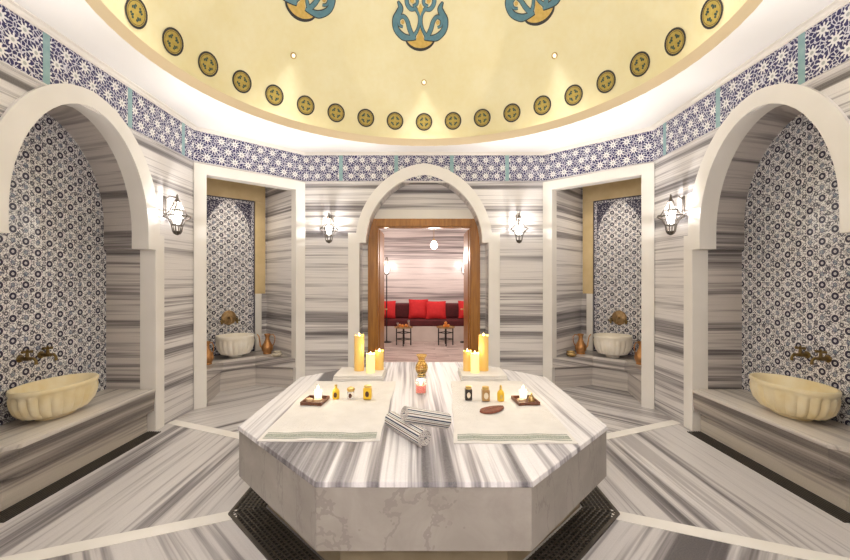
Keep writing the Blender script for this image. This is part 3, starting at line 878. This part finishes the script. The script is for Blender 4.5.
# golden glass jug and red candle
def glass(name,col,rough=.05,alpha=1):
    m,nt,b=newmat(name); b.inputs['Base Color'].default_value=(*col,1); b.inputs['Roughness'].default_value=rough
    b.inputs['Transmission Weight'].default_value=.85; b.inputs['IOR'].default_value=1.45; return m
M['gglass']=glass('gold_glass',(.95,.72,.28),.08)
M['rglass']=glass('red_glass',(.85,.10,.06),.12)
M['cglass']=glass('clear_glass',(.93,.93,.92),.04)
M['gold']=soft('gold_metal',(.62,.42,.13),(.75,.55,.22),40,.3); M['gold'].node_tree.nodes['Principled BSDF'].inputs['Metallic'].default_value=.85
t=thing('glass_vase','small gold glass vase standing in the middle at the back of the platform','vase',(-.022,.655,HS))
pr=[(.0005,.0),(.036,.0),(.040,.006),(.032,.018),(.050,.045),(.057,.075),(.052,.105),(.034,.135),(.028,.150),(.036,.170),(.050,.195),(.048,.197),(.033,.172),(.024,.150),(.030,.133),(.047,.104),(.052,.076),(.045,.048),(.0005,.030)]
MB().lathe(pr,40,flute=lambda k,a:.035*math.cos(10*a) if 3<=k<=7 else 0).build('vase_body',M['gglass'],t,smooth=True)
b_=MB()
for z,r in((.006,.0405),(.075,.0575),(.150,.0285),(.196,.0495)):
    b_.tube([(r*math.cos(2*PI*k/28),r*math.sin(2*PI*k/28),z) for k in range(29)],.0028,5)
for q in range(10):
    a=2*PI*q/10; b_.tube([(.040*math.cos(a),.040*math.sin(a),.026),(.0585*math.cos(a+.15),.0585*math.sin(a+.15),.072),(.037*math.cos(a+.3),.037*math.sin(a+.3),.133)],.0022,5)
b_.build('gilding',M['gold'],t,smooth=True)
MB().lathe([(.0005,.032),(.040,.050),(.046,.075),(.040,.10),(.0005,.10)],20).build('oil',plain('amber_oil',(.75,.42,.06),.2),t,smooth=True)

t=thing('candle_glass','red candle burning in a glass in front of the gold vase','candle',(-.024,.10,HS))
MB().lathe([(.0005,0),(.038,0),(.042,.006),(.045,.105),(.0425,.105),(.0395,.008),(.0005,.007)],28).build('tumbler',M['cglass'],t,smooth=True)
M['redwax']=wax('red_lit_wax',(.70,.08,.05),(1,.12,.05),.35)
MB().lathe([(.0005,.009),(.0385,.010),(.0405,.066),(.0005,.064)],24).build('wax',M['redwax'],t,smooth=True)
MB().lathe([(.0005,0),(.007,.008),(.008,.016),(.004,.028),(.0005,.036)],10,c=(0,0,.066)).build('flame',M['flame'],t,smooth=True)
light('candle_lamp','POINT',(0,0,.098),.4,(1,.78,.50),.015,parent=t)

# rolled striped towels
m,nt,b=newmat('striped_towel'); M['stripe']=m
uvn=nt.nodes.new('ShaderNodeUVMap'); sp=nt.nodes.new('ShaderNodeSeparateXYZ'); nt.links.new(uvn.outputs[0],sp.inputs[0]); U=S(nt,sp.outputs[0])
q=U._m('FRACT',U/.036)
c=mixc(nt,q.lt(.24),(.74,.71,.67),(.05,.06,.10))
c=mixc(nt,q.gt(.36)*q.lt(.46),c,(.22,.28,.26)); c=mixc(nt,q.gt(.60)*q.lt(.76),c,(.17,.13,.10))
nt.links.new(c,b.inputs['Base Color']); b.inputs['Roughness'].default_value=.9
M['rollend']=soft('towel_edge',(.50,.46,.44),(.66,.62,.59),60,.95)
def roll(label,p0,p1,R):
    p0,p1=Vector(p0),Vector(p1); d=p1-p0; Ln=d.length
    t=bpy.data.objects.new('rolled_towel',None); COL.objects.link(t); t.empty_display_size=.05
    q=d.to_track_quat('X','Z').to_matrix().to_4x4(); q.translation=p0; t.matrix_world=q
    tag(t,label,'towel','rolled striped towels')
    mb=MB(); bm=mb.bm; uv=bm.loops.layers.uv.new('UVMap')
    turns=4.6; N=int(turns*26); th=.0052; a_end=-PI/2-.5
    inner=[];outer=[];arc=[0]
    for i in range(N+1):
        f_=i/N; a=a_end-(1-f_)*turns*2*PI; r=.010+(R-.010)*f_
        inner.append((math.cos(a)*(r-th),math.sin(a)*(r-th))); outer.append((math.cos(a)*r,math.sin(a)*r))
        if i: arc.append(arc[-1]+(Vector(outer[i])-Vector(outer[i-1])).length)
    NL=8
    def ringv(P): return [[bm.verts.new((Ln*k/NL, p[0], p[1])) for k in range(NL+1)] for p in P]
    VI,VO=ringv(inner),ringv(outer)
    for i in range(N):
        for k in range(NL):
            for V,mi in((VO,0),(VI,0)):
                fc=bm.faces.new([V[i][k],V[i][k+1],V[i+1][k+1],V[i+1][k]]); fc.material_index=mi
                for lp,u_ in zip(fc.loops,(arc[i],arc[i],arc[i+1],arc[i+1])): lp[uv].uv=(u_,0)
        for k in(0,NL):
            fc=bm.faces.new([VI[i][k],VI[i+1][k],VO[i+1][k],VO[i][k]]); fc.material_index=1
    for k in range(NL):
        fc=bm.faces.new([VO[N][k],VO[N][k+1],VI[N][k+1],VI[N][k]]); fc.material_index=1
    mb.build('towel_roll',[M['stripe'],M['rollend']],t,smooth=True)
    # hem along the outer edge
    e=MB(); e.tube([(.002,outer[-1][0],outer[-1][1]),(Ln-.002,outer[-1][0],outer[-1][1])],.0045,6); e.build('hem',M['rollend'],t,smooth=True)
    return t
roll('rolled striped towel lying underneath, its spiral end towards the camera',(-.200,-.625,HS+.0480),(.006,-.930,HS+.0480),.0475)
roll('rolled striped towel leaning across the top of the other roll',(-.112,-.825,HS+.1455),(.138,-.685,HS+.058),.0460)

# trays and toiletries on the towels
ZTW=HS+.0115
M['tray']=soft('dark_wood',(.10,.035,.018),(.17,.065,.035),30,.4)
M['soap']=soft('soap',(.55,.36,.20),(.70,.50,.32),25,.5)
def tray(label,x,y,rz):
    t=thing('wooden_tray',label,'tray',(x,y,ZTW),rz)
    w,d=.078,.088
    MB().box(-w,w,-d,d,0,.006).build('tray_base',M['tray'],t)
    r=MB(); r.prism([(-w,-d),(w,-d),(w,-d+.008),(-w,-d+.008)],.006,.022); r.box(-w,w,d-.008,d,.006,.022); r.box(-w,-w+.008,-d+.008,d-.008,.006,.022); r.box(w-.008,w,-d+.008,d-.008,.006,.022)
    r.build('tray_rim',M['tray'],t,bevel=.002)
    return t
tray('dark wooden tray with tea light on the left towel',-.79,-.165,-.10)
tray('dark wooden tray with tea light on the right towel',.735,-.165,.10)
M['tea']=wax('tea_light_wax',(.9,.86,.75),(1,.82,.55),1.3)
def tealight(label,x,y):
    t=thing('tea_light',label,'candle',(x,y,ZTW+.0065))
    MB().lathe([(.0005,0),(.028,0),(.034,.062),(.032,.062),(.0265,.004),(.0005,.003)],22).build('cup',M['cglass'],t,smooth=True)
    MB().lathe([(.0005,.004),(.026,.004),(.030,.052),(.0005,.050)],20).build('wax',M['tea'],t,smooth=True)
    MB().lathe([(.0005,0),(.009,.010),(.011,.020),(.006,.036),(.0005,.048)],12,c=(0,0,.050)).build('flame',M['flame'],t,smooth=True)
    light('tea_light_lamp','POINT',(0,0,.110),.55,(1,.80,.52),.02,parent=t)
tealight('lit tea light at the back of the left wooden tray',-.785,-.105)
tealight('lit tea light at the back of the right wooden tray',.735,-.105)
def soapbar(label,x,y,rz,a=.036,b_=.024,h=.022):
    mb=MB(); mb.lathe([(.0005,0),(.85,0),(1,h*.3),(1,h*.7),(.85,h),(.0005,h)],24,sx=a,sy=b_)
    o=mb.build('soap_bar',M['soap'],smooth=True); o.location=(x,y,ZTW+.0065); o.rotation_euler=(0,0,rz); return tag(o,label,'soap')
soapbar('oval soap bar at the front right of the left tray',-.763,-.195,.5)
soapbar('second oval soap bar at the front left of the left tray',-.825,-.185,-.4,.030,.022)
soapbar('oval soap bar in the right tray',.700,-.190,.3)
def bottle(name,label,cat,x,y,z,body,mat,lab=None,lid=None,lidmat=None,square=False,labmat=None):
    t=thing(name,label,cat,(x,y,z))
    if square:
        w,h=body
        MB().box(-w,w,-w,w,0,h).build('jar_body',mat,t,bevel=.006)
    else:
        MB().lathe(body,24).build('bottle_body',mat,t,smooth=True)
    if lid: MB().lathe(lid,20).build('lid',lidmat,t,smooth=True)
    if lab:
        w,z0,z1,off=lab
        mb=MB(); pts=[]
        for i in range(9):
            s=(i/8-.5)*2
            pts.append((w*s, -off if square else -math.sqrt(max(0,off*off-(w*s)**2))))
        N=10
        # oval label hugging the front
        mb.loops([[(p[0]*math.sqrt(max(.02,1-((j/N-.5)*1.9)**2)), p[1] if square else -math.sqrt(max(0,off*off-(p[0]*math.sqrt(max(.02,1-((j/N-.5)*1.9)**2)))**2)), z0+(z1-z0)*j/N) for p in pts] for j in range(N+1)],False)
        mb.build('label_patch',labmat,t,norm=False)
    return t
M['yellow']=glass('yellow_oil_glass',(.98,.72,.10),.15)
M['yel']=plain('yellow_soap_gel',(.78,.50,.03),.3)
M['lab']=plain('brown_label',(.09,.035,.02),.6); M['labw']=plain('cream_label',(.72,.64,.50),.6)
M['dkjar']=plain('dark_glass_jar',(.03,.022,.02),.2); M['brjar']=soft('brown_jar',(.34,.18,.06),(.46,.27,.10),30,.3)
bb=[(.0005,0),(.024,0),(.026,.004),(.026,.055),(.020,.070),(.010,.078),(.009,.088),(.0005,.088)]
bottle('oil_bottle','yellow oil bottle, leftmost of three on the left towel','bottle',-.656,-.09,ZTW,bb,M['yel'],(.013,.014,.052,.0268),[(.0005,.088),(.011,.088),(.011,.104),(.0005,.106)],M['gold'],labmat=M['lab'])
bottle('cosmetic_jar','clear jar with gold knob lid, middle of three on the left towel','jar',-.545,-.09,ZTW,[(.0005,0),(.024,0),(.026,.004),(.026,.050),(.022,.056),(.0005,.056)],M['cglass'],(.012,.010,.045,.0268),[(.0005,.056),(.024,.056),(.030,.068),(.028,.080),(.012,.088),(.0005,.092)],M['gold'],labmat=M['lab'])
bottle('square_jar','square yellow jar, rightmost of three on the left towel','jar',-.420,-.09,ZTW,(.030,.086),M['yel'],(.014,.020,.062,.0306),[(.0005,.086),(.026,.086),(.026,.098),(.0005,.100)],M['gold'],square=True,labmat=M['lab'])
bottle('square_jar','square black jar with cream label, leftmost of three on the right towel','jar',.328,-.115,ZTW,(.026,.080),M['dkjar'],(.013,.018,.060,.0266),[(.0005,.080),(.022,.080),(.022,.100),(.0005,.102)],M['gold'],square=True,labmat=M['labw'])
bottle('square_jar','square brown jar with cream label, middle of three on the right towel','jar',.452,-.135,ZTW,(.028,.082),M['brjar'],(.016,.016,.064,.0286),[(.0005,.082),(.025,.082),(.025,.102),(.0005,.104)],M['gold'],square=True,labmat=M['labw'])
bottle('oil_bottle','yellow oil bottle, rightmost of three on the right towel','bottle',.562,-.14,ZTW,bb,M['yel'],(.011,.016,.05,.0268),[(.0005,.088),(.010,.088),(.008,.112),(.0005,.116)],M['gold'],labmat=M['gold'])
# little bell in the right tray
t=thing('brass_bell','small brass bell jar at the front right of the right tray','bell',(.775,-.185,ZTW+.0065))
MB().lathe([(.0005,0),(.024,0),(.023,.010),(.018,.034),(.010,.046),(.0005,.048)],20).build('bell_body',M['brass_light'],t,smooth=True)
MB().lathe([(.0005,.048),(.007,.049),(.008,.058),(.0005,.064)],12).build('knob',M['gold'],t,smooth=True)
# leaf shaped brown pad
lf=MB(); P=[]
for i in range(40):
    s=i/40*2*PI; a=.105*math.cos(s); w=.052*math.sin(s)*(1-.25*math.cos(s)); P.append((a,w))
lf.prism(P,0,.012,[(x*.96,y*.94) for x,y in P])
o=lf.build('leaf_pad',None or soft('brown_clay',(.16,.05,.03),(.24,.085,.05),60,.8)); o.location=(.465,-.355,ZTW); o.rotation_euler=(0,0,.62)
tag(o,'brown leaf shaped pad lying on the right towel','pad')
rb=MB(); rb.tube([(-.09,0,.0125),(0,.003,.0135),(.098,0,.0125)],.0022,5); rb.build('rib',M['tray'],o,smooth=True)

# ------------------------------------------------------------------ lounge behind the door
Y0,Y1=YB+.40,7.45; LW=1.8; LH=2.82
lw=marble('striped_lounge_marble',(0,0,1),1.1,71.0,tint=(1.0,.95,.93),contrast=1.1)
struct(MB().box(-LW,LW,Y1,Y1+.1,0,LH).build('wall_lounge_back',lw))
struct(MB().box(-LW-.1,-LW,Y0,Y1,0,LH).build('wall_lounge_left',lw))
struct(MB().box(LW,LW+.1,Y0,Y1,0,LH).build('wall_lounge_right',lw))
q=MB(); q.box(-LW,-.95,Y0-.11,Y0,0,LH); q.box(.95,LW,Y0-.11,Y0,0,LH); q.box(-.95,.95,Y0-.005,Y0,2.54,LH); struct(q.build('wall_lounge_front',lw))
struct(MB().box(-LW,LW,Y0-.1,Y1,LH,LH+.06).build('ceiling_lounge',M['plaster']))
m,nt,b=newmat('lounge_floor_tile')
co,x,y,z=objcoord(nt); 
br=nt.nodes.new('ShaderNodeTexBrick'); br.inputs['Scale'].default_value=1; br.inputs['Brick Width'].default_value=.5; br.inputs['Row Height'].default_value=.25; br.inputs['Mortar Size'].default_value=.006
nt.links.new(co,br.inputs['Vector']); br.inputs['Color1'].default_value=(0,0,0,1); br.inputs['Color2'].default_value=(1,1,1,1); br.inputs['Mortar'].default_value=(.5,.5,.5,1)
v=comb(nt,x*1.2,y*14,S(nt,br.outputs['Color'])*8); n=noise(nt,v,1.3,3,.6)
c=ramp(nt,n,[(.36,(.26,.19,.17)),(.46,(.52,.42,.39)),(.56,(.74,.65,.61))]); nt.links.new(c,b.inputs['Base Color']); b.inputs['Roughness'].default_value=.3
struct(MB().box(-LW,LW,YB+.281,Y1,-.06,.0).build('floor_lounge',m))

# built-in sofa with red cushions
so=thing('sofa','long maroon upholstered sofa on a pale plinth along the far lounge wall','sofa',(0,6.98,0))
MB().box(-1.79,1.79,-.28,.46,0,.37).build('sofa_base',soft('pale_stone',(.66,.60,.55),(.76,.70,.65),4,.5),so,bevel=.004)
st=MB(); st.box(-1.78,1.78,-.30,.30,.371,.53); st.build('seat_cushion',M['maroon'],so,bevel=.03)
bk=MB(); bk.box(-1.78,1.78,.16,.455,.531,.90); bk.build('back_cushion',M['maroon'],so,bevel=.04)
def cushion(label,x,y,z,w,h,tilt,rz=0):
    mb=MB(); N=12
    for side in(1,-1):
        V=[[None]*(N+1) for _ in range(N+1)]
        for i in range(N+1):
            for j in range(N+1):
                a,b_=2*i/N-1,2*j/N-1
                th=.075*(1-a**4)*(1-b_**4)+.004
                pin=1-.06*(1-abs(a)**2)*abs(b_)**6; pin2=1-.06*(1-abs(b_)**2)*abs(a)**6
                V[i][j]=mb.v((a*w/2*pin2, side*th*-1, b_*h/2*pin+h/2))
        for i in range(N):
            for j in range(N): mb.f([V[i][j],V[i+1][j],V[i+1][j+1],V[i][j+1]])
    bmesh.ops.remove_doubles(mb.bm,verts=mb.bm.verts,dist=.0095)
    o=mb.build('scatter_cushion',M['red'],smooth=True); o.location=(x,y,z); o.rotation_euler=(tilt,0,rz)
    return tag(o,label,'cushion','red cushions on the sofa')
cushion('red cushion in the middle of the sofa, behind its neighbour',-.14,6.93,.535,.50,.50,-.28)
cushion('red cushion in the middle of the sofa, overlapping the one on its left',.30,6.83,.535,.50,.46,-.30)
cushion('red cushion at the left end of the sofa',-.95,6.93,.535,.48,.46,-.28)
cushion('red cushion at the right end of the sofa',1.10,6.93,.535,.48,.46,-.28)

def side_table(label,x,y):
    t=thing('side_table',label,'table',(x,y,0))
    MB().lathe([(.0005,.40),(.20,.40),(.215,.408),(.215,.425),(.205,.425),(.20,.414),(.0005,.414)],32).build('tray_top',M['brass_light'],t,smooth=True)
    for a in range(4):
        cx,cy=.165*math.cos(a*PI/2-PI/2),.165*math.sin(a*PI/2-PI/2)
        MB().tube([(cx*1.0,cy,0),(cx,cy,.20),(cx,cy,.40)],[.013,.014,.013],8).build('leg',M['black'],t,smooth=True)
    for z in(.14,.29):
        for a in range(4):
            p=[(.165*math.cos(b_*PI/2-PI/2),.165*math.sin(b_*PI/2-PI/2),z) for b_ in(a,a+1)]
            MB().tube(p,.010,6).build('stretcher',M['black'],t,smooth=True)
    return t
TX=[(-.47,6.15),(.50,6.15)]
side_table('black legged tray table on the left in front of the sofa',*TX[0]); side_table('black legged tray table on the right in front of the sofa',*TX[1])
M['orange']=soft('orange_peel',(.78,.26,.05),(.88,.38,.08),30,.5)
def fruit(label,x,y,z,r,group):
    o=MB().lathe([(.0005,0)]+[(r*math.sin(PI*k/9),r-r*math.cos(PI*k/9)) for k in range(1,9)]+[(.0005,2*r)],14).build('orange',M['orange'],smooth=True)
    o.location=(x,y,z); tag(o,label,'fruit',group); return o
for i,(dx,dy) in enumerate([(-.02,-.06),(.06,.0),(-.09,.03)]): fruit('orange piled on the left tray table in the lounge',TX[0][0]+dx,TX[0][1]+dy,.4145,.036,'oranges on the left table')
for i,(dx,dy) in enumerate([(-.03,-.05),(.06,-.03),(.01,.05),(.0,-.01)]): fruit('orange piled on the right tray table in the lounge',TX[1][0]+dx,TX[1][1]+dy,.4145+(.06 if i==3 else 0),.036,'oranges on the right table')
for dx,dy,h,lb in((-.13,-.05,.11,'tea glass at the left edge of the left tray table'),(.12,-.04,.17,'tall glass at the right edge of the left tray table')):
    t=thing('drinking_glass',lb,'glass',(TX[0][0]+dx,TX[0][1]+dy,.4145))
    MB().lathe([(.0005,0),(.026,0),(.022,h*.4),(.030,h),(.027,h),(.019,h*.42),(.0005,.006)],18).build('glass_wall',M['cglass'],t,smooth=True)
    MB().lathe([(.0005,.007),(.018,.008),(.017,h*.4),(.022,h*.7),(.0005,h*.7)],16).build('drink',plain('drink_%d'%int(h*100),(.70,.30,.08),.2),t,smooth=True)

def floor_lantern(label,x,y):
    t=thing('floor_lantern',label,'floor lamp',(x,y,0))
    MB().lathe([(.0005,0),(.12,0),(.12,.012),(.02,.03),(.012,.04)],24).build('base',M['black'],t,smooth=True)
    MB().tube([(0,0,.03),(0,0,1.62)],.013,8).build('pole',M['black'],t,smooth=True)
    cg=MB(); pr=[(1.62,.02),(1.66,.07),(1.78,.085),(1.90,.05),(2.05,.015)]
    for q in range(6):
        a=q*PI/3; cg.tube([(r*math.cos(a),r*math.sin(a),z) for z,r in pr],.006,5)
    cg.build('cage',M['iron'],t); 
    MB().lathe([(.0005,1.66),(.04,1.68),(.052,1.76),(.035,1.84),(.0005,1.86)],16).build('lamp_glass',M['lampglass'],t,smooth=True)
    light('floor_lantern_lamp','POINT',(0,0,1.90),16,(1,.86,.78),.05,parent=t)
floor_lantern('tall floor lantern beside the left side of the lounge',-.90,6.62-.05)
floor_lantern('tall floor lantern beside the right side of the lounge',.985,6.62-.05)
t=thing('pendant_lamp','round glowing pendant lamp hanging in the lounge','pendant lamp',(.19,4.6,0))
MB().tube([(0,0,LH),(0,0,2.28)],.006,6).build('cord',M['brass_light'],t)
MB().lathe([(.0005,2.09),(.036,2.10),(.062,2.13),(.068,2.16),(.056,2.20),(.03,2.245),(.0005,2.255)],24).build('globe',M['lampglass'],t,smooth=True)
MB().lathe([(.034,2.245),(.030,2.27),(.012,2.29)],16).build('cap',M['brass_light'],t,smooth=True)
MB().lathe([(.0005,LH),(.06,LH),(.05,LH-.02),(.0005,LH-.03)],18).build('ceiling_rose',M['brass_light'],t,smooth=True)
light('pendant_glow','POINT',(0,0,1.97),24,(1,.80,.72),.08,parent=t)

# ------------------------------------------------------------------ niche downlights, added entrance light
for nm in('back_left','back_right'):
    p=wl(nm,0,.50,2.93)
    l=light('niche_downlight','SPOT',p,15,(1,.88,.72),.05,spot_size=math.radians(140),spot_blend=.8)
light('entrance_fill_light','POINT',(0,-3.9,2.3),60,(1,.94,.88),.15)  # added fill behind the camera, no fixture belongs to it

# ------------------------------------------------------------------ world, camera, view
w=bpy.data.worlds.new('World'); sc.world=w; w.use_nodes=True
w.node_tree.nodes['Background'].inputs[0].default_value=(.9,.9,1,1); w.node_tree.nodes['Background'].inputs[1].default_value=.05
cam=bpy.data.cameras.new('Camera'); co_=bpy.data.objects.new('Camera',cam); COL.objects.link(co_)
co_.location=(0,-3.07,1.5); co_.rotation_euler=(PI/2,0,0)
cam.sensor_width=36; cam.lens=400/850*36; cam.shift_x=1/850; cam.clip_start=.05
sc.camera=co_
vs=sc.view_settings
sc.display_settings.display_device='sRGB'
vs.view_transform='Standard'; vs.look='None'; vs.gamma=1; vs.use_curve_mapping=False; vs.exposure=0.95
sc.cycles.max_bounces=10; sc.cycles.diffuse_bounces=6; sc.cycles.use_denoising=True; sc.cycles.denoising_prefilter='NONE'
sc.cycles.sample_clamp_indirect=8
